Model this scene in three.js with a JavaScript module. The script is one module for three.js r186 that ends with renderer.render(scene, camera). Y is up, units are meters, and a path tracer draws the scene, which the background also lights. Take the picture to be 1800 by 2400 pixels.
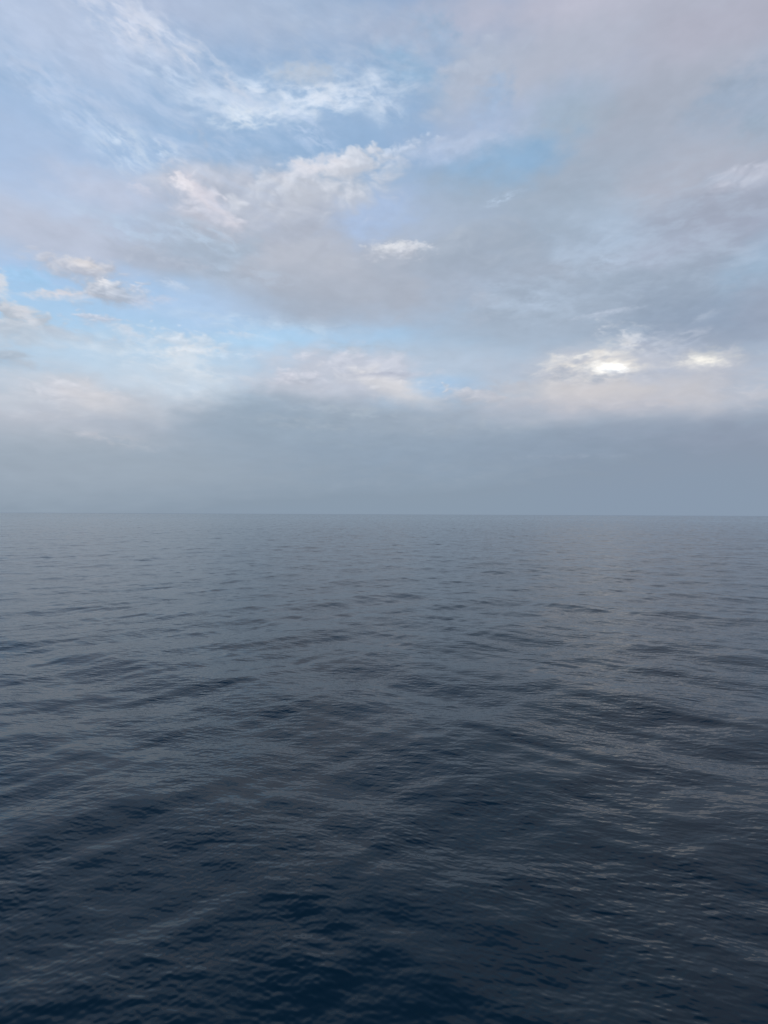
import * as THREE from 'three';

// ---------------------------------------------------------------- camera
// Held over the rail of a boat, looking straight out to sea.
const scene = new THREE.Scene();
const EYE = 6;
const camera = new THREE.PerspectiveCamera(82, 3 / 4, 0.1, 60000);
camera.position.set(0, EYE, 0);
camera.rotation.set(THREE.MathUtils.degToRad(0.25), 0, THREE.MathUtils.degToRad(0.25), 'YXZ');
scene.add(camera);

const renderer = new THREE.WebGLRenderer({ antialias: true });
renderer.toneMapping = THREE.LinearToneMapping;
renderer.toneMappingExposure = 1;
renderer.shadowMap.enabled = true;

// ---------------------------------------------------------------- noise
const R = Math.PI / 180;
let seed = 20417;
const random = () => { seed = (seed + 0x6D2B79F5) | 0; let t = Math.imul(seed ^ (seed >>> 15), 1 | seed); t = (t + Math.imul(t ^ (t >>> 7), 61 | t)) ^ t; return ((t ^ (t >>> 14)) >>> 0) / 4294967296; };
const PERM = new Uint8Array(512), GX = new Float64Array(256), GY = new Float64Array(256);
{
  const p = [...Array(256).keys()];
  for (let i = 255; i > 0; i--) { const j = Math.floor(random() * (i + 1)); [p[i], p[j]] = [p[j], p[i]]; }
  for (let i = 0; i < 512; i++) PERM[i] = p[i & 255];
  for (let i = 0; i < 256; i++) { const a = random() * Math.PI * 2; GX[i] = Math.cos(a); GY[i] = Math.sin(a); }
}
function noise(x, y) {                                   // gradient noise, about -1 .. 1
  const xi = Math.floor(x), yi = Math.floor(y), fx = x - xi, fy = y - yi;
  const u = fx * fx * fx * (fx * (fx * 6 - 15) + 10), v = fy * fy * fy * (fy * (fy * 6 - 15) + 10);
  const X = xi & 255, Y = yi & 255, a = PERM[X] + Y, b = PERM[X + 1] + Y;
  const g0 = PERM[a & 511], g1 = PERM[b & 511], g2 = PERM[(a + 1) & 511], g3 = PERM[(b + 1) & 511];
  const n0 = GX[g0] * fx + GY[g0] * fy, n1 = GX[g1] * (fx - 1) + GY[g1] * fy, n2 = GX[g2] * fx + GY[g2] * (fy - 1), n3 = GX[g3] * (fx - 1) + GY[g3] * (fy - 1);
  return 1.5 * (n0 + u * (n1 - n0) + v * (n2 - n0 + u * (n0 - n1 - n2 + n3)));
}
function fbm(x, y, octaves) {
  let s = 0, a = 0.5;
  for (let i = 0; i < octaves; i++) { s += a * noise(x, y); const t = x * 1.62 - y * 1.18; y = x * 1.18 + y * 1.62; x = t + 17.3; a *= 0.52; }
  return s;
}
function fleece(x, y) {
  let s = 0, a = 0.42;
  for (let i = 0; i < 7; i++) { s += a * noise(x, y); const t = x * 1.66 - y * 1.1; y = x * 1.1 + y * 1.66; x = t + 9.7; a *= 0.63; }
  return s;
}
function billow(x, y, octaves) {                         // rounded lobes with creases between them
  let s = 0, a = 0.5;
  for (let i = 0; i < octaves; i++) { s += a * (Math.abs(noise(x, y)) * 1.7 - 0.5); const t = x * 1.6 - y * 1.2; y = x * 1.2 + y * 1.6; x = t + 5.3; a *= 0.5; }
  return s;
}
const clamp = (x, a, b) => (x < a ? a : x > b ? b : x);
const step = (a, b, x) => { const t = clamp((x - a) / (b - a), 0, 1); return t * t * (3 - 2 * t); };
const LIN = new Float64Array(256);
for (let i = 0; i < 256; i++) { const c = i / 255; LIN[i] = c <= 0.04045 ? c / 12.92 : ((c + 0.055) / 1.055) ** 2.4; }
const lin = (c) => { const i = clamp(Math.floor(c), 0, 254); return LIN[i] + (LIN[i + 1] - LIN[i]) * (c - i); };

// ---------------------------------------------------------------- sky
// Air and clouds by direction: azimuth to the right of the view and elevation, both in degrees.
// Air: clear sky by elevation, its unseen upper part toned to colour the water below, three hues as 0..255.
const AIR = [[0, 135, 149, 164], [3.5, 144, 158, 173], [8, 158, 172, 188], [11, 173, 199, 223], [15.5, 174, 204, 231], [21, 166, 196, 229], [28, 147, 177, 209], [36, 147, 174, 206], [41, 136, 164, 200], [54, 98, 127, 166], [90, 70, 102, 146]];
function air(el, out) {
  let i = 0;
  while (i < AIR.length - 2 && el > AIR[i + 1][0]) i++;
  const a = AIR[i], b = AIR[i + 1], t = clamp((el - a[0]) / (b[0] - a[0]), 0, 1), s = t * t * (3 - 2 * t);
  for (let c = 0; c < 3; c++) out[c] = a[c + 1] + (b[c + 1] - a[c + 1]) * s;
}
// Clouds, farthest first: kind (0 soft sheet, 1 puffy, 2 fibrous), azimuth, elevation, half width, half height, tilt, colour, cover, softness, raggedness, brightness.
const CLOUDS = [
  [0, -29.71, 35.81, 7.86, 3.19, -5, 196, 204, 224, 0.75, 0.85, 0.45],
  [0, -30.88, 26.00, 8.55, 5.48, 0, 182, 198, 225, 0.8, 0.85, 0.45],
  [0, -18.31, 39.50, 8.28, 1.89, 0, 190, 196, 216, 0.7, 0.85, 0.45],
  [0, -7.66, 40.02, 8.16, 2.19, 0, 174, 188, 210, 0.7, 0.85, 0.45],
  [0, -22.63, 30.36, 8.98, 2.40, -12, 166, 190, 220, 0.5, 0.85, 0.45],
  [0, -11.67, 34.19, 9.36, 2.49, 6, 166, 190, 218, 0.5, 0.85, 0.45],
  [0, 22.69, 36.38, 13.75, 6.51, 0, 181, 185, 199, 0.97, 0.5, 0.4],
  [0, 16.78, 40.06, 10.67, 1.64, 0, 190, 188, 202, 0.8, 0.85, 0.45],
  [0, 30.65, 36.19, 6.84, 2.81, 0, 177, 176, 190, 0.8, 0.85, 0.45],
  [0, 23.42, 30.36, 10.44, 4.15, -8, 170, 176, 190, 0.95, 0.6, 0.4],
  [0, 26.83, 27.08, 7.86, 2.36, 0, 176, 178, 191, 0.8, 0.85, 0.45],
  [3, 8.50, 35.89, 4.12, 2.88, 20, 176, 184, 200, 0.8, 0.5, 0.8, 0.3],
  [0, 10.54, 32.94, 6.98, 1.48, 10, 172, 187, 214, 0.75, 0.85, 0.45],
  [0, 17.20, 33.20, 2.90, 1.68, 0, 158, 176, 192, 0.6, 0.85, 0.45],
  [1, 30.35, 31.69, 2.51, 1.31, 8, 152, 168, 188, 0.7, 0.8, 0.7],
  [1, 32.33, 29.05, 1.36, 1.08, 0, 156, 172, 190, 0.7, 0.8, 0.7],
  [1, 10.53, 34.78, 1.13, 1.66, -30, 160, 182, 210, 0.7, 0.8, 0.7],
  [1, 4.58, 39.35, 1.74, 1.01, -20, 156, 178, 204, 0.7, 0.8, 0.8],
  [0, 15.30, 27.32, 8.30, 3.49, 0, 162, 174, 190, 0.95, 0.85, 0.45],
  [0, 23.44, 20.74, 14.00, 4.63, -4, 160, 172, 188, 0.95, 0.6, 0.45],
  [0, 11.38, 23.37, 9.54, 4.47, 0, 166, 174, 189, 0.95, 0.85, 0.45],
  [0, 14.17, 17.11, 9.71, 3.32, 0, 166, 178, 194, 0.9, 0.85, 0.45],
  [0, 28.81, 15.94, 7.13, 3.71, 0, 148, 161, 180, 0.9, 0.85, 0.45],
  [0, 30.67, 23.90, 6.36, 2.70, 0, 162, 167, 184, 0.9, 0.85, 0.45],
  [0, 25.50, 26.75, 5.41, 1.55, 8, 180, 182, 194, 0.7, 0.85, 0.45],
  [3, 32.18, 25.89, 4.09, 1.16, 4, 186, 189, 203, 0.9, 0.4, 0.6, 0.6],
  [0, 30.05, 24.39, 4.96, 1.02, 0, 162, 168, 184, 0.8, 0.85, 0.45],
  [0, 19.10, 24.78, 4.08, 1.95, 0, 175, 191, 211, 0.85, 0.7, 0.6],
  [2, 19.85, 22.55, 4.55, 1.31, -10, 184, 199, 218, 0.9, 0.7, 0.5],
  [0, 21.30, 23.51, 3.40, 0.64, -6, 178, 193, 213, 0.6, 0.9, 0.8],
  [2, 12.98, 20.45, 6.70, 1.42, -3, 182, 196, 214, 0.7, 0.7, 0.5],
  [0, 25.51, 22.07, 3.45, 0.98, 5, 172, 180, 198, 0.7, 0.85, 0.45],
  [0, 32.20, 18.97, 2.30, 1.89, 0, 160, 182, 204, 0.7, 0.85, 0.45],
  [0, 32.79, 16.31, 1.72, 1.93, 0, 164, 168, 184, 0.7, 0.85, 0.45],
  [2, 13.78, 18.96, 4.83, 1.45, 0, 182, 196, 214, 0.7, 0.7, 0.5],
  [2, 21.67, 22.31, 12.82, 4.93, -3, 184, 197, 215, 0.5, 0.7, 0.5],
  [3, 16.09, 23.98, 4.98, 0.99, -4, 158, 170, 187, 0.6, 0.7, 0.9, 0.3],
  [3, 19.86, 20.34, 7.68, 1.16, -3, 155, 168, 185, 0.7, 0.7, 0.9, 0.3],
  [3, 26.85, 18.24, 5.72, 1.34, 0, 150, 163, 181, 0.7, 0.7, 0.9, 0.3],
  [3, 12.20, 18.15, 5.69, 0.88, -3, 160, 172, 188, 0.6, 0.7, 0.9, 0.3],
  [0, 11.15, 29.91, 5.11, 1.84, 12, 146, 177, 207, 0.95, 0.6, 0.5],
  [1, 2.10, 37.10, 2.59, 1.16, -25, 150, 179, 207, 0.8, 0.6, 0.6],
  [0, 9.36, 26.20, 8.36, 2.98, 0, 161, 174, 190, 0.95, 0.6, 0.5],
  [0, -0.12, 25.12, 8.27, 3.76, 0, 174, 188, 210, 0.9, 0.85, 0.45],
  [0, -18.56, 22.57, 5.81, 2.26, -8, 167, 180, 197, 0.9, 0.8, 0.6],
  [0, -5.91, 23.61, 10.14, 4.53, -3, 178, 184, 197, 0.9, 0.6, 0.5],
  [0, -11.62, 26.95, 7.14, 2.92, 0, 186, 190, 203, 0.85, 0.7, 0.5],
  [3, -10.81, 26.03, 9.69, 4.49, -4, 180, 185, 199, 0.97, 0.35, 0.8, 0.6],
  [3, -13.96, 23.06, 5.69, 2.44, -10, 167, 180, 196, 0.85, 0.5, 0.7, 0.2],
  [3, -4.25, 22.26, 11.04, 3.39, -4, 176, 181, 194, 0.97, 0.35, 0.8, 0.25],
  [3, 6.11, 23.30, 9.42, 2.62, 0, 164, 174, 189, 0.9, 0.5, 0.8, 0.3],
  [0, -0.96, 27.13, 3.30, 2.01, 20, 172, 191, 221, 0.85, 0.7, 0.6],
  [0, -7.14, 22.50, 4.54, 2.12, 0, 190, 192, 202, 0.6, 0.85, 0.45],
  [0, -5.07, 20.25, 9.26, 2.05, -2, 174, 180, 193, 0.9, 0.7, 0.5],
  [0, -9.15, 18.98, 5.73, 1.25, -4, 168, 177, 192, 0.7, 0.8, 0.4],
  [3, -6.76, 28.58, 6.88, 1.90, 12, 198, 201, 211, 0.9, 0.4, 0.9, 0.7],
  [3, -3.47, 30.60, 4.63, 1.17, 14, 206, 208, 217, 0.9, 0.35, 0.9, 0.7],
  [1, -6.98, 30.60, 2.49, 0.61, 12, 230, 225, 230, 0.7, 0.6, 1],
  [3, 1.93, 31.87, 2.80, 0.67, 10, 194, 204, 222, 0.8, 0.5, 0.8, 0.6],
  [1, 7.30, 31.99, 3.79, 0.66, 8, 186, 198, 220, 0.7, 0.8, 0.9],
  [3, -17.46, 26.64, 3.81, 1.78, -28, 200, 200, 211, 0.9, 0.4, 0.8, 0.7],
  [1, -17.08, 27.25, 2.18, 0.55, -34, 224, 216, 222, 0.7, 0.7, 0.8],
  [1, -19.05, 28.04, 0.82, 0.52, -20, 238, 231, 235, 0.9, 0.5, 0.9],
  [1, -22.67, 27.03, 0.75, 0.38, -10, 222, 217, 226, 0.8, 0.7, 0.9],
  [3, 1.14, 24.09, 2.85, 0.76, 0, 194, 197, 207, 0.9, 0.4, 0.9, 0.8],
  [1, 1.05, 24.54, 1.36, 0.31, 4, 230, 229, 232, 0.8, 0.7, 1],
  [1, 3.21, 24.66, 0.91, 0.27, -8, 222, 222, 228, 0.75, 0.7, 1],
  [2, -22.66, 33.94, 11.87, 5.42, -16, 196, 208, 230, 0.5, 0.7, 0.5],
  [2, -4.35, 38.20, 9.55, 3.18, -14, 184, 196, 216, 0.5, 0.7, 0.5],
  [2, -8.44, 35.03, 7.40, 1.51, 8, 216, 225, 239, 1, 0.6, 0.5],
  [0, -12.46, 34.25, 3.34, 0.71, 6, 208, 219, 236, 0.5, 0.85, 0.45],
  [2, -12.85, 33.45, 3.04, 0.67, 12, 224, 231, 241, 0.95, 0.6, 0.7],
  [2, -14.04, 33.60, 1.55, 0.73, -22, 222, 230, 240, 0.8, 0.6, 0.5],
  [2, -5.98, 35.40, 3.36, 0.77, 0, 224, 230, 242, 0.9, 0.6, 0.5],
  [2, -1.01, 35.48, 2.26, 1.18, -30, 212, 222, 238, 0.7, 0.7, 0.5],
  [1, -8.05, 36.63, 2.31, 0.63, 6, 188, 197, 211, 0.8, 0.6, 0.8],
  [2, -19.04, 36.81, 5.23, 1.08, -25, 214, 219, 233, 0.95, 0.7, 0.5],
  [2, -24.44, 37.36, 2.97, 1.18, -12, 216, 219, 232, 0.95, 0.7, 0.5],
  [2, -23.39, 37.34, 2.16, 0.89, -15, 214, 218, 232, 0.85, 0.7, 0.5],
  [2, -18.65, 34.66, 5.08, 0.85, -14, 206, 218, 236, 0.9, 0.7, 0.5],
  [2, -28.73, 31.79, 4.32, 0.99, -22, 188, 204, 228, 0.7, 0.7, 0.5],
  [2, -28.40, 30.80, 3.08, 0.54, -24, 196, 210, 232, 0.7, 0.7, 0.5],
  [2, -24.03, 29.52, 2.17, 1.49, -35, 208, 220, 236, 0.9, 0.7, 0.5],
  [2, -20.46, 30.16, 1.20, 0.75, -20, 204, 216, 234, 0.8, 0.7, 0.5],
  [2, -7.61, 32.81, 2.29, 0.81, -25, 196, 210, 234, 0.8, 0.7, 0.5],
  [2, -30.31, 32.94, 3.68, 1.06, -8, 190, 202, 224, 0.7, 0.7, 0.5],
  [2, 11.36, 27.82, 1.38, 0.30, 15, 188, 204, 224, 0.9, 0.7, 0.5],
  [0, -25.38, 26.30, 4.05, 1.51, 0, 194, 200, 218, 0.85, 0.85, 0.45],
  [0, -29.62, 23.92, 5.90, 1.36, 0, 190, 200, 220, 0.7, 0.85, 0.45],
  [0, -28.65, 22.27, 7.27, 1.88, 0, 190, 195, 211, 0.9, 0.6, 0.4],
  [2, -22.58, 23.82, 5.18, 0.98, -6, 190, 206, 226, 0.8, 0.7, 0.5],
  [3, -20.41, 21.93, 4.39, 1.02, -6, 176, 183, 198, 0.9, 0.5, 0.8, 0.35],
  [3, -27.34, 20.21, 4.03, 0.92, -3, 190, 192, 203, 0.9, 0.4, 0.8, 0.7],
  [1, -31.29, 18.75, 1.82, 0.77, 0, 165, 200, 231, 0.9, 0.6, 0.7],
  [3, -24.81, 18.74, 2.98, 1.07, 4, 182, 187, 199, 0.95, 0.4, 0.9, 0.8],
  [1, -27.18, 20.69, 1.22, 0.30, -8, 229, 221, 219, 0.7, 0.8, 0.9],
  [1, -25.47, 19.49, 0.55, 0.33, 0, 238, 234, 236, 0.85, 0.7, 0.9],
  [1, -28.95, 18.03, 2.08, 0.32, 8, 222, 216, 220, 0.85, 0.7, 0.9],
  [3, -22.73, 19.38, 1.01, 0.48, 0, 198, 201, 213, 0.7, 0.5, 0.8, 0.7],
  [1, -33.16, 17.98, 0.45, 0.88, 0, 224, 222, 226, 0.8, 0.6, 0.7],
  [1, -22.37, 18.32, 0.82, 0.38, 0, 206, 206, 218, 0.8, 0.7, 0.9],
  [1, -20.68, 18.81, 1.05, 0.28, 3, 208, 208, 220, 0.8, 0.7, 0.9],
  [1, -19.59, 20.12, 0.89, 0.28, -10, 216, 220, 230, 0.7, 0.8, 0.9],
  [0, -17.03, 18.57, 5.07, 1.79, 0, 182, 203, 230, 0.7, 0.85, 0.45],
  [3, -31.71, 14.94, 3.17, 1.61, -8, 188, 192, 201, 0.95, 0.35, 0.8, 0.7],
  [3, -28.28, 14.70, 4.72, 0.69, 0, 180, 185, 197, 0.9, 0.5, 0.7, 0.3],
  [1, -31.42, 15.97, 1.30, 0.37, -38, 222, 218, 222, 0.7, 0.7, 0.9],
  [3, -26.16, 16.51, 1.95, 0.48, 0, 196, 200, 213, 0.8, 0.5, 0.9, 0.6],
  [3, -19.26, 15.57, 3.90, 0.96, -6, 212, 217, 226, 0.9, 0.4, 0.9, 0.6],
  [1, -23.58, 15.83, 1.31, 0.44, -20, 214, 218, 228, 0.8, 0.7, 0.9],
  [1, -12.74, 16.39, 1.89, 0.30, -4, 214, 217, 227, 0.85, 0.7, 0.8],
  [0, -11.35, 15.87, 3.87, 1.05, 6, 180, 211, 237, 0.85, 0.85, 0.45],
  [0, -23.57, 13.22, 10.24, 2.17, 0, 194, 211, 227, 0.8, 0.85, 0.45],
  [2, -19.99, 13.56, 6.72, 1.12, -8, 220, 227, 235, 0.9, 0.7, 0.5],
  [1, -17.56, 12.71, 2.25, 0.46, -18, 227, 231, 236, 0.85, 0.8, 0.9],
  [1, -18.14, 14.75, 2.20, 0.37, 4, 230, 231, 235, 0.8, 0.8, 0.9],
  [2, -13.92, 14.70, 2.67, 0.38, 4, 206, 222, 238, 0.8, 0.7, 0.5],
  [3, -32.44, 12.43, 2.04, 0.80, 0, 172, 182, 195, 0.8, 0.6, 0.8, 0.3],
  [0, -19.23, 10.62, 6.93, 2.43, 0, 203, 212, 223, 0.9, 0.85, 0.45],
  [0, -30.15, 8.65, 6.78, 2.46, 0, 198, 203, 212, 0.9, 0.85, 0.45],
  [0, -27.27, 9.08, 6.76, 2.54, -8, 202, 205, 213, 0.92, 0.6, 0.5],
  [3, -27.93, 9.74, 4.14, 1.72, -6, 202, 204, 213, 0.95, 0.4, 0.8, 0.6],
  [3, -24.93, 8.90, 5.01, 1.49, -16, 206, 205, 211, 0.9, 0.5, 0.8, 0.6],
  [0, -24.41, 9.31, 3.69, 0.90, -18, 217, 212, 214, 0.8, 0.85, 0.45],
  [3, -30.76, 7.71, 4.88, 1.05, 0, 201, 202, 208, 0.85, 0.6, 0.8, 0.6],
  [0, -31.36, 7.14, 2.71, 0.70, 0, 190, 193, 203, 0.7, 0.85, 0.45],
  [2, -18.12, 10.89, 4.39, 1.00, -8, 218, 224, 232, 0.7, 0.7, 0.5],
  [1, -17.17, 9.72, 1.91, 0.34, 18, 216, 224, 234, 0.7, 0.8, 0.6],
  [0, -19.96, 9.13, 4.72, 0.99, 0, 206, 207, 214, 0.8, 0.85, 0.45],
  [0, -23.53, 7.51, 9.66, 0.98, -4, 184, 188, 199, 0.85, 0.85, 0.45],
  [0, -29.50, 6.04, 7.52, 1.22, 0, 173, 180, 191, 0.85, 1, 0.45],
  [2, -24.74, 6.43, 3.39, 0.52, -8, 204, 201, 207, 0.8, 0.7, 0.5],
  [0, 6.56, 14.41, 7.55, 1.55, -4, 184, 196, 212, 0.9, 0.85, 0.45],
  [0, -4.20, 12.86, 8.04, 2.60, -4, 198, 201, 212, 0.92, 0.55, 0.5],
  [3, -2.97, 13.86, 6.83, 2.59, -4, 196, 199, 211, 0.97, 0.4, 0.8, 0.6],
  [3, -8.31, 12.55, 2.78, 1.57, 0, 198, 199, 210, 0.9, 0.45, 0.8, 0.7],
  [0, -8.30, 11.36, 4.76, 1.03, -12, 202, 202, 211, 0.8, 0.85, 0.45],
  [3, -0.05, 12.31, 4.46, 1.43, -14, 206, 206, 213, 0.9, 0.45, 0.8, 0.6],
  [0, 2.03, 11.72, 3.66, 0.88, -20, 220, 216, 218, 0.8, 0.8, 0.5],
  [0, 6.16, 12.15, 2.81, 0.87, 0, 171, 197, 224, 0.9, 0.7, 0.4],
  [1, -0.06, 13.42, 1.86, 0.20, 2, 178, 182, 198, 0.7, 0.8, 0.5],
  [2, -2.15, 15.62, 5.59, 0.77, -3, 176, 188, 202, 0.6, 0.7, 0.5],
  [3, 9.02, 11.14, 3.60, 0.71, -12, 196, 198, 207, 0.95, 0.4, 0.9, 0.8],
  [1, 9.42, 11.29, 2.40, 0.35, -16, 220, 217, 222, 0.6, 0.8, 0.9],
  [3, 11.82, 11.84, 2.34, 0.78, 0, 172, 182, 196, 0.8, 0.5, 0.8, 0.3],
  [0, 4.11, 9.10, 19.40, 1.78, 0, 162, 172, 186, 0.9, 1, 0.5],
  [0, -12.31, 8.65, 5.92, 2.36, 12, 152, 167, 183, 0.85, 0.9, 0.6],
  [0, -8.28, 7.56, 10.46, 2.02, 0, 152, 166, 181, 0.85, 1, 0.45],
  [0, -25.24, 4.06, 14.22, 2.09, 0, 160, 171, 183, 0.85, 1, 0.45],
  [2, -4.60, 10.06, 6.89, 0.56, -6, 176, 186, 197, 0.7, 0.7, 0.5],
  [2, -6.65, 8.61, 5.66, 0.57, -4, 170, 180, 191, 0.7, 0.7, 0.5],
  [2, 9.03, 8.43, 6.01, 0.96, 0, 172, 181, 192, 0.8, 0.7, 0.5],
  [2, -0.86, 6.65, 6.59, 0.49, -3, 160, 172, 184, 0.6, 0.7, 0.5],
  [0, 3.29, 5.64, 11.49, 2.05, 0, 145, 160, 177, 0.75, 1, 0.45],
  [0, 22.76, 12.02, 11.42, 2.93, 0, 186, 188, 199, 0.95, 0.7, 0.4],
  [0, 23.47, 10.13, 11.05, 1.33, -2, 190, 189, 197, 0.85, 1, 0.45],
  [0, 19.51, 11.44, 6.18, 0.98, -3, 211, 205, 205, 0.85, 0.9, 0.45],
  [2, 21.34, 10.09, 7.85, 0.82, -4, 200, 196, 200, 0.7, 0.7, 0.5],
  [0, 27.53, 11.07, 2.11, 1.30, -40, 202, 198, 201, 0.6, 0.85, 0.45],
  [2, 31.00, 10.55, 4.38, 1.67, -14, 198, 197, 204, 0.7, 0.7, 0.5],
  [0, 25.53, 13.40, 2.65, 1.42, 0, 180, 188, 205, 0.8, 0.85, 0.45],
  [0, 20.97, 13.64, 4.59, 1.47, 0, 206, 204, 209, 0.7, 0.85, 0.45],
  [0, 28.49, 13.25, 2.52, 0.97, 0, 200, 199, 205, 0.6, 0.85, 0.45],
  [2, 23.11, 15.35, 3.03, 0.89, -22, 222, 222, 227, 0.95, 0.6, 0.8],
  [2, 26.53, 15.04, 2.56, 0.84, 6, 208, 211, 222, 0.9, 0.6, 0.8],
  [3, 23.46, 14.75, 1.02, 0.46, 0, 166, 173, 190, 0.7, 0.6, 0.9, 0.2],
  [2, 18.95, 13.69, 3.95, 1.27, 6, 236, 229, 223, 0.95, 0.6, 0.8],
  [2, 19.69, 14.37, 2.86, 0.33, 0, 240, 235, 230, 0.9, 0.6, 0.6],
  [1, 20.79, 13.36, 2.21, 0.73, -4, 240, 232, 224, 0.8, 0.8, 0.9],
  [1, 28.65, 13.30, 1.82, 0.55, 0, 232, 226, 220, 0.85, 0.8, 0.9],
  [1, 28.49, 13.14, 1.09, 0.31, -8, 248, 240, 228, 0.9, 0.7, 0.9, 1.15],
  [1, 20.90, 13.28, 1.43, 0.48, -5, 250, 244, 236, 0.95, 0.7, 0.8, 1.15],
  [1, 21.12, 13.15, 1.07, 0.33, -5, 254, 251, 246, 1, 0.6, 0.6, 1.4],
  [2, 18.58, 12.63, 4.04, 0.60, -4, 176, 181, 193, 0.85, 0.7, 0.5],
  [2, 22.41, 12.60, 3.84, 0.29, -3, 182, 186, 198, 0.7, 0.7, 0.5],
  [2, 17.64, 13.45, 1.83, 0.38, 4, 172, 178, 192, 0.6, 0.7, 0.5],
  [2, 30.38, 13.63, 0.77, 0.28, 40, 206, 204, 210, 0.7, 0.7, 0.5],
  [1, 28.49, 16.59, 0.77, 0.24, 20, 190, 198, 212, 0.6, 0.8, 0.9],
  [1, 20.60, 17.89, 1.94, 0.18, 4, 194, 202, 217, 0.7, 0.8, 0.8],
  [0, -31.33, 1.50, 12.72, 2.13, 0, 152, 164, 177, 0.8, 1, 0.45],
  [0, -31.95, 3.95, 8.96, 1.75, 0, 162, 172, 184, 0.6, 1, 0.45],
  [0, 28.18, 6.35, 10.59, 1.81, 0, 148, 156, 173, 0.85, 1, 0.45],
  [0, 28.19, 3.99, 10.30, 2.55, 0, 136, 147, 164, 0.75, 1, 0.45],
  [0, 18.04, 5.82, 8.21, 1.95, 0, 142, 156, 173, 0.75, 1, 0.45],
  [2, 17.29, 5.45, 4.52, 0.20, 0, 158, 168, 184, 0.5, 0.7, 0.5],
  [2, -0.02, 3.98, 28.39, 1.65, 0, 154, 165, 178, 0.3, 0.7, 0.5],
  [0, 28.83, 0.88, 13.37, 2.73, 0, 127, 140, 157, 0.8, 1, 0.3],
  [0, 29.76, 15.47, 4.58, 1.68, 0, 146, 159, 179, 0.6, 1, 0.6],
  [3, -22.57, 22.35, 3.61, 0.86, -4, 172, 180, 196, 0.4, 0.6, 0.8, 0.3],
  [0, -17.43, 23.04, 2.77, 1.16, -6, 166, 178, 195, 0.5, 0.9, 0.8],
  [2, -17.44, 24.37, 4.06, 0.81, -12, 192, 208, 227, 0.7, 0.7, 0.5],
  [2, -13.96, 21.68, 4.36, 0.84, -4, 190, 204, 222, 0.5, 0.7, 0.5],
  [2, -11.56, 17.54, 7.60, 0.74, -2, 200, 215, 231, 0.6, 0.7, 0.5],
];
const WIDE = 4096, HIGH = 4096;
const sky = new Float32Array(WIDE * HIGH * 4);
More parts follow.
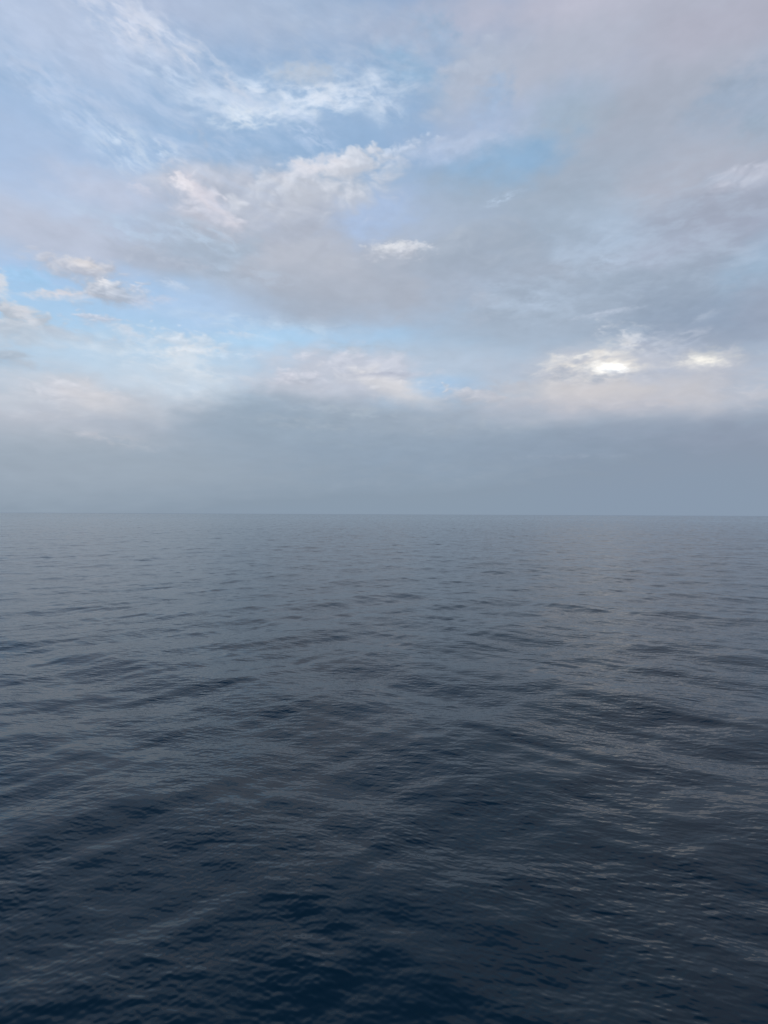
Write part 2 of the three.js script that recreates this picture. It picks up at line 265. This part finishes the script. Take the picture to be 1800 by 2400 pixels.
{
  const clouds = CLOUDS.map(([kind, az, el, w, h, tilt, red, green, blue, cover, soft, rag, bright = 1], i) => {
    const c = Math.cos(tilt * R), s = Math.sin(tilt * R), reach = kind === 3 ? 1.4 + rag * 1.1 + soft : (1 + soft * 1.7 + rag * 0.9) * 1.02;
    const bx = Math.hypot(w * c, h * s) * reach / Math.cos(el * R), by = Math.hypot(w * s, h * c) * reach;
    return { kind, az, el, w, h, c, s, cover, soft, rag, bright, x0: az - bx, x1: az + bx, y0: el - by, y1: el + by, k: Math.cos(el * R), rgb: [red, green, blue], o: i * 7.31 + 3.1, f: 1 / Math.max(0.3, Math.sqrt(w * h) * 0.75), g: 1 / clamp(Math.sqrt(w * h) * 0.7, 0.3, 1.7) };
  });
  const px = [0, 0, 0];
  const rowLow = Math.floor(HIGH / 2 - HIGH / 180);      // a degree below the horizon; what lies lower is behind the sea
  for (let row = rowLow; row < HIGH; row++) {
    const el = ((row + 0.5) / HIGH - 0.5) * 180, e = Math.max(el, 0), level = 1.1 * e + 12 * Math.log(e + 5);
    const near = clouds.filter((q) => el > q.y0 && el < q.y1);
    air(e, px);
    const base = px.slice();
    // towards the zenith one texel covers little sky: compute fewer and repeat
    const skip = e > 60 ? 8 : e > 42 ? 4 : 1;
    for (let col = 0; col < WIDE; col += skip) {
      // column 0 is atan2(z, x) = -180; the view is along -z, so azimuth = theta + 90
      let az = ((col + skip / 2) / WIDE - 0.5) * 360 + 90;
      if (az > 180) az -= 360;
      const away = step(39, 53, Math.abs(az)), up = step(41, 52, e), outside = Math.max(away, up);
      px[0] = base[0]; px[1] = base[1]; px[2] = base[2];
      let glow = 1;
      // unseen broken grey deck all round; darkened overhead, thickened rightward to darken near water
      if (outside > 0) {
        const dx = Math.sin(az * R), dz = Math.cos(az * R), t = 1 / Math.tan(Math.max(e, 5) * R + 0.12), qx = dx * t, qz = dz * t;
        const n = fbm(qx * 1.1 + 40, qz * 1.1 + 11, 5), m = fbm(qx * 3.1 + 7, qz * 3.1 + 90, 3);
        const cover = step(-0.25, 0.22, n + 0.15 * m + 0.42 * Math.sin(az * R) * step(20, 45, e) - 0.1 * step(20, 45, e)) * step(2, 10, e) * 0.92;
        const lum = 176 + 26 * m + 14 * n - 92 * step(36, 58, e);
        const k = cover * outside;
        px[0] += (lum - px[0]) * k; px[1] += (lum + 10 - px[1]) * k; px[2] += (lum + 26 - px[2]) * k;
      }
      for (let i = 0; i < near.length; i++) {
        const q = near[i];
        if (az < q.x0 || az > q.x1) continue;
        const dx = (az - q.az) * q.k, dy = el - q.el;
        let u = (dx * q.c + dy * q.s), v = (-dx * q.s + dy * q.c);
        const nx = az * q.f * 0.8 + q.o, ny = level * q.f + q.o * 1.7;
        if (q.kind === 3) {                              // heap: lobed, lit from above and from the left, flat dissolving base
          const wx = fbm(nx * 0.7 + 8, ny * 0.7, 4) * 0.5, wy = fbm(nx * 0.7 - 21, ny * 0.7 + 3, 4) * 0.5, X = nx * 0.85 + wx, Y = ny * 0.85 + wy;
          const heap = (U, V, X, Y, n) => 1 - Math.sqrt(U * U + V * V * (V < 0 ? 0.8 : 1)) + q.rag * (billow(X, Y, n) + 0.8 * fbm(X * 0.8 + 4, Y * 0.8, n));
          const U = u / q.w, V = v / q.h, d = heap(U, V, X, Y, 6), top = clamp(0.55 + V * 0.9, 0, 1), s = q.soft * (1.7 - top);
          const al = step(-0.6 * s, 1.6 * s, d) * q.cover;
          if (al <= 0) continue;
          const lit = clamp((heap(U, V, X, Y, 4) - heap(U - 0.06, V + 0.2, X - 0.06 * q.w * q.f * 0.7, Y + 0.2 * q.h * q.f * 1.3, 4)) * 1.5 - 0.05, -0.4, 1) * q.bright;
          for (let c = 0; c < 3; c++) px[c] += (q.rgb[c] + lit * (lit > 0 ? [40, 36, 32][c] : 26) - px[c]) * al;
          continue;
        }
        const a = fbm(nx, ny, 6), b = fbm(nx + 31.7, ny - 12.9, 5);
        u = u / q.w + q.rag * a; v = v / q.h + q.rag * b * 1.2;
        const r = Math.sqrt(u * u + v * v);
        // heaped cloud: a firm upper edge, a base that dissolves
        const soft = q.kind === 1 ? q.soft * (v > 0 ? 0.75 : 1.7) : q.soft;
        let al = 1 - step(1 - soft, 1 + soft, r);
        if (al <= 0) continue;
        if (q.kind === 2) {
          const fu = (dx * q.c + dy * q.s) * q.g, fv = (-dx * q.s + dy * q.c) * q.g;
          const t = fleece(fu * 0.62 + q.o + a * 0.35, fv * 1.75 - q.o + b * 0.5);
          al *= step(-0.32, 0.46, t);
        } else if (q.kind === 1) {
          al *= 1 - 0.55 * step(-0.1, 0.6, fleece(nx * 2.2 + 5, ny * 2.2 - 9)) * step(0.15, 0.9, r);
        }
        al *= q.cover;
        const shade = 1 + (q.kind === 0 ? 0.03 : 0.05) * (a + b);
        px[0] += (q.rgb[0] * shade - px[0]) * al; px[1] += (q.rgb[1] * shade - px[1]) * al; px[2] += (q.rgb[2] * shade - px[2]) * al;
        glow += (q.bright - glow) * al;
      }
      const grain = 1 + 0.018 * fbm(az * 0.55 + 3, level * 0.9, 5) * step(0, 9, e);
      const r = lin(px[0] * 0.984 * grain) * glow, g = lin(px[1] * grain) * glow, b = lin(Math.min(254, px[2] * 1.012) * grain) * glow;
      for (let c = col; c < col + skip; c++) { const o = (row * WIDE + c) * 4; sky[o] = r; sky[o + 1] = g; sky[o + 2] = b; sky[o + 3] = 1; }
    }
  }
  for (let row = 0; row < rowLow; row++) for (let col = 0; col < WIDE; col++) { const o = (row * WIDE + col) * 4; sky[o] = LIN[100]; sky[o + 1] = LIN[116]; sky[o + 2] = LIN[130]; sky[o + 3] = 1; }
}
const skyTexture = new THREE.DataTexture(sky, WIDE, HIGH, THREE.RGBAFormat, THREE.FloatType);
skyTexture.mapping = THREE.EquirectangularReflectionMapping;
skyTexture.magFilter = THREE.LinearFilter;
skyTexture.minFilter = THREE.LinearFilter;
skyTexture.needsUpdate = true;
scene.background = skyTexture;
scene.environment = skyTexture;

// ---------------------------------------------------------------- sun, veiled by the cloud to the right
const SUN_AZ = 20.9, SUN_EL = 13.3;
const sun = new THREE.DirectionalLight(0xfff0e0, 0.0025);
sun.name = 'sun';
sun.position.set(Math.sin(SUN_AZ * R) * Math.cos(SUN_EL * R), Math.sin(SUN_EL * R), -Math.cos(SUN_AZ * R) * Math.cos(SUN_EL * R)).multiplyScalar(200);
sun.castShadow = true;
sun.shadow.radius = 24;
sun.shadow.mapSize.set(1024, 1024);
Object.assign(sun.shadow.camera, { left: -120, right: 120, top: 120, bottom: -120, near: 1, far: 600 });
scene.add(sun, sun.target);

// ---------------------------------------------------------------- sea
// Waves: many plane waves. Two wind seas cross at some 40 degrees to either side of the view; the slope is spread evenly over log wavelength.
const WAVES = [];
function waves(count, longest, shortest, slope, lobes, spread) {
  for (let i = 0; i < count; i++) {
    const length = longest * (shortest / longest) ** ((i + random()) / count), k = 2 * Math.PI / length;
    const g = random() + random() + random() - 1.5, heading = (lobes[i % lobes.length] + g * spread) * R;
    const s = slope * Math.sqrt(2 / count) * (0.6 + 0.8 * random());
    WAVES.push({ kx: Math.sin(heading) * k, kz: -Math.cos(heading) * k, amp: s / k, s, k, phase: random() * Math.PI * 2 });
  }
}
waves(26, 11, 2.6, 0.052, [40, -42], 20);
waves(60, 2.6, 0.5, 0.056, [40, -42, 37, -39, 8], 24);
const seaMaterial = new THREE.MeshPhysicalMaterial({ color: new THREE.Color().setRGB(0.001, 0.021, 0.036), roughness: 0.05, metalness: 0, ior: 1.333, specularColor: new THREE.Color().setRGB(0.8, 0.95, 1) });

// Ripples: a tile of short waves with whole numbers of crests along its sides, so that it joins itself; slopes are kept as a normal map.
function rippleMap(size, metres, count, longest, shortest, slope, heading0, spread) {
  const list = [];
  for (let i = 0; i < count; i++) {
    const length = longest * (shortest / longest) ** ((i + random()) / count);
    const g = random() + random() + random() - 1.5, heading = (heading0 + g * spread) * R, n = metres / length;
    const ix = Math.round(Math.sin(heading) * n), iy = Math.round(Math.cos(heading) * n);
    if (!ix && !iy) continue;
    list.push([ix, iy, slope * Math.sqrt(2 / count) * (0.6 + 0.8 * random()), random() * 2 * Math.PI]);
  }
  const sx = new Float32Array(size * size), sy = new Float32Array(size * size);
  const TABLE = 8192, cosine = new Float32Array(TABLE);
  for (let i = 0; i < TABLE; i++) cosine[i] = Math.cos(i / TABLE * 2 * Math.PI);
  for (const [ix, iy, s, ph] of list) {
    const q = Math.hypot(ix, iy), ax = s * ix / q, ay = s * iy / q, p0 = ph / (2 * Math.PI) * TABLE, dx = ix * TABLE / size, dy = iy * TABLE / size;
    for (let y = 0; y < size; y++) for (let x = 0, p = p0 + y * dy + TABLE * 4096, o = y * size; x < size; x++, p += dx, o++) { const c = cosine[p & (TABLE - 1)]; sx[o] += ax * c; sy[o] += ay * c; }
  }
  const data = new Uint8Array(size * size * 4);
  for (let y = 0; y < size; y++) for (let x = 0; x < size; x++) {
    const i = y * size + x;
    // gusts: the ripples are stronger in some patches than in others
    const X = x / size * 2 * Math.PI, Y = y / size * 2 * Math.PI;
    const gust = 1 + 0.34 * Math.sin(X + 1.7 * Math.sin(Y * 2 + 1)) * Math.cos(Y + 1.3 * Math.sin(X)) + 0.22 * Math.sin(3 * X + 2 * Y + 2 * Math.sin(2 * X - Y)) ;
    const a = -sx[i] * gust, b = -sy[i] * gust, l = 1 / Math.sqrt(1 + a * a + b * b);
    data[i * 4] = Math.round((a * l * 0.5 + 0.5) * 255); data[i * 4 + 1] = Math.round((b * l * 0.5 + 0.5) * 255); data[i * 4 + 2] = Math.round((l * 0.5 + 0.5) * 255); data[i * 4 + 3] = 255;
  }
  const t = new THREE.DataTexture(data, size, size);
  t.wrapS = t.wrapT = THREE.RepeatWrapping; t.magFilter = THREE.LinearFilter; t.needsUpdate = true;
  return t;
}
seaMaterial.normalMap = rippleMap(2048, 11, 110, 0.4, 0.07, 0.056, 3, 52);
seaMaterial.normalMap.repeat.set(1 / 11, 1 / 11);

// One sheet from under the boat to the horizon and all round; its mesh is finest ahead, where the waves can be told apart.
{
  const angles = [];
  for (let i = 0; i < 110; i++) angles.push(46 + (314 - 46) * i / 110);
  for (let i = 0; i <= 1000; i++) angles.push(-46 + 92 * i / 1000);
  angles.sort((a, b) => a - b);
  const turns = angles.map((a) => (a + 360) % 360).sort((a, b) => a - b).filter((a, i, l) => !i || a - l[i - 1] > 1e-6);
  const radii = [];
  for (let r = 0.4; r < 30000;) { radii.push(r); r += r < 5.5 ? 0.5 : r < 60 ? Math.max(0.075, 0.0042 * r) : r < 260 ? 0.0036 * r : r < 700 ? 0.006 * r : 0.03 * r; }
  const columns = turns.length, rows = radii.length, count = columns * rows;
  const position = new Float32Array(count * 3), normal = new Float32Array(count * 3), uv = new Float32Array(count * 2);
  const kx = Float64Array.from(WAVES, (w) => w.kx), kz = Float64Array.from(WAVES, (w) => w.kz), amp = Float64Array.from(WAVES, (w) => w.amp), phase = Float64Array.from(WAVES, (w) => w.phase);
  const TABLE = 65536, sine = new Float32Array(TABLE), scale = TABLE / (2 * Math.PI);
  for (let i = 0; i < TABLE; i++) sine[i] = Math.sin(i / TABLE * 2 * Math.PI);
  for (let j = 0; j < rows; j++) {
    const r = radii[j];
    for (let i = 0; i < columns; i++) {
      const a = turns[i] * R, x = Math.sin(a) * r, z = -Math.cos(a) * r, o = j * columns + i;
      let y = 0, sx = 0, sz = 0;
      for (let w = 0; w < kx.length; w++) {
        const p = ((kx[w] * x + kz[w] * z + phase[w]) * scale) & (TABLE - 1), A = amp[w], c = sine[(p + TABLE / 4) & (TABLE - 1)] * A;
        y += sine[p] * A; sx += c * kx[w]; sz += c * kz[w];
      }
      const l = 1 / Math.sqrt(1 + sx * sx + sz * sz);
      position[o * 3] = x; position[o * 3 + 1] = y; position[o * 3 + 2] = z;
      normal[o * 3] = -sx * l; normal[o * 3 + 1] = l; normal[o * 3 + 2] = -sz * l;
      uv[o * 2] = x; uv[o * 2 + 1] = -z;
    }
  }
  const index = new Uint32Array(columns * (rows - 1) * 6);
  for (let j = 0, n = 0; j < rows - 1; j++) for (let i = 0; i < columns; i++) {
    const a = j * columns + i, b = j * columns + (i + 1) % columns, c = a + columns, d = b + columns;
    index[n++] = a; index[n++] = b; index[n++] = d; index[n++] = a; index[n++] = d; index[n++] = c;
  }
  const g = new THREE.BufferGeometry();
  g.setAttribute('position', new THREE.BufferAttribute(position, 3));
  g.setAttribute('normal', new THREE.BufferAttribute(normal, 3));
  g.setAttribute('uv', new THREE.BufferAttribute(uv, 2));
  g.setIndex(new THREE.BufferAttribute(index, 1));
  const sea = new THREE.Mesh(g, seaMaterial);
  sea.name = 'sea';
  sea.castShadow = sea.receiveShadow = true;
  sea.userData = { kind: 'structure', label: 'dark blue rippled open sea reaching to the misty horizon', category: 'water' };
  scene.add(sea);
  console.log('sea', rows, columns, index.length / 3);
}

renderer.render(scene, camera);
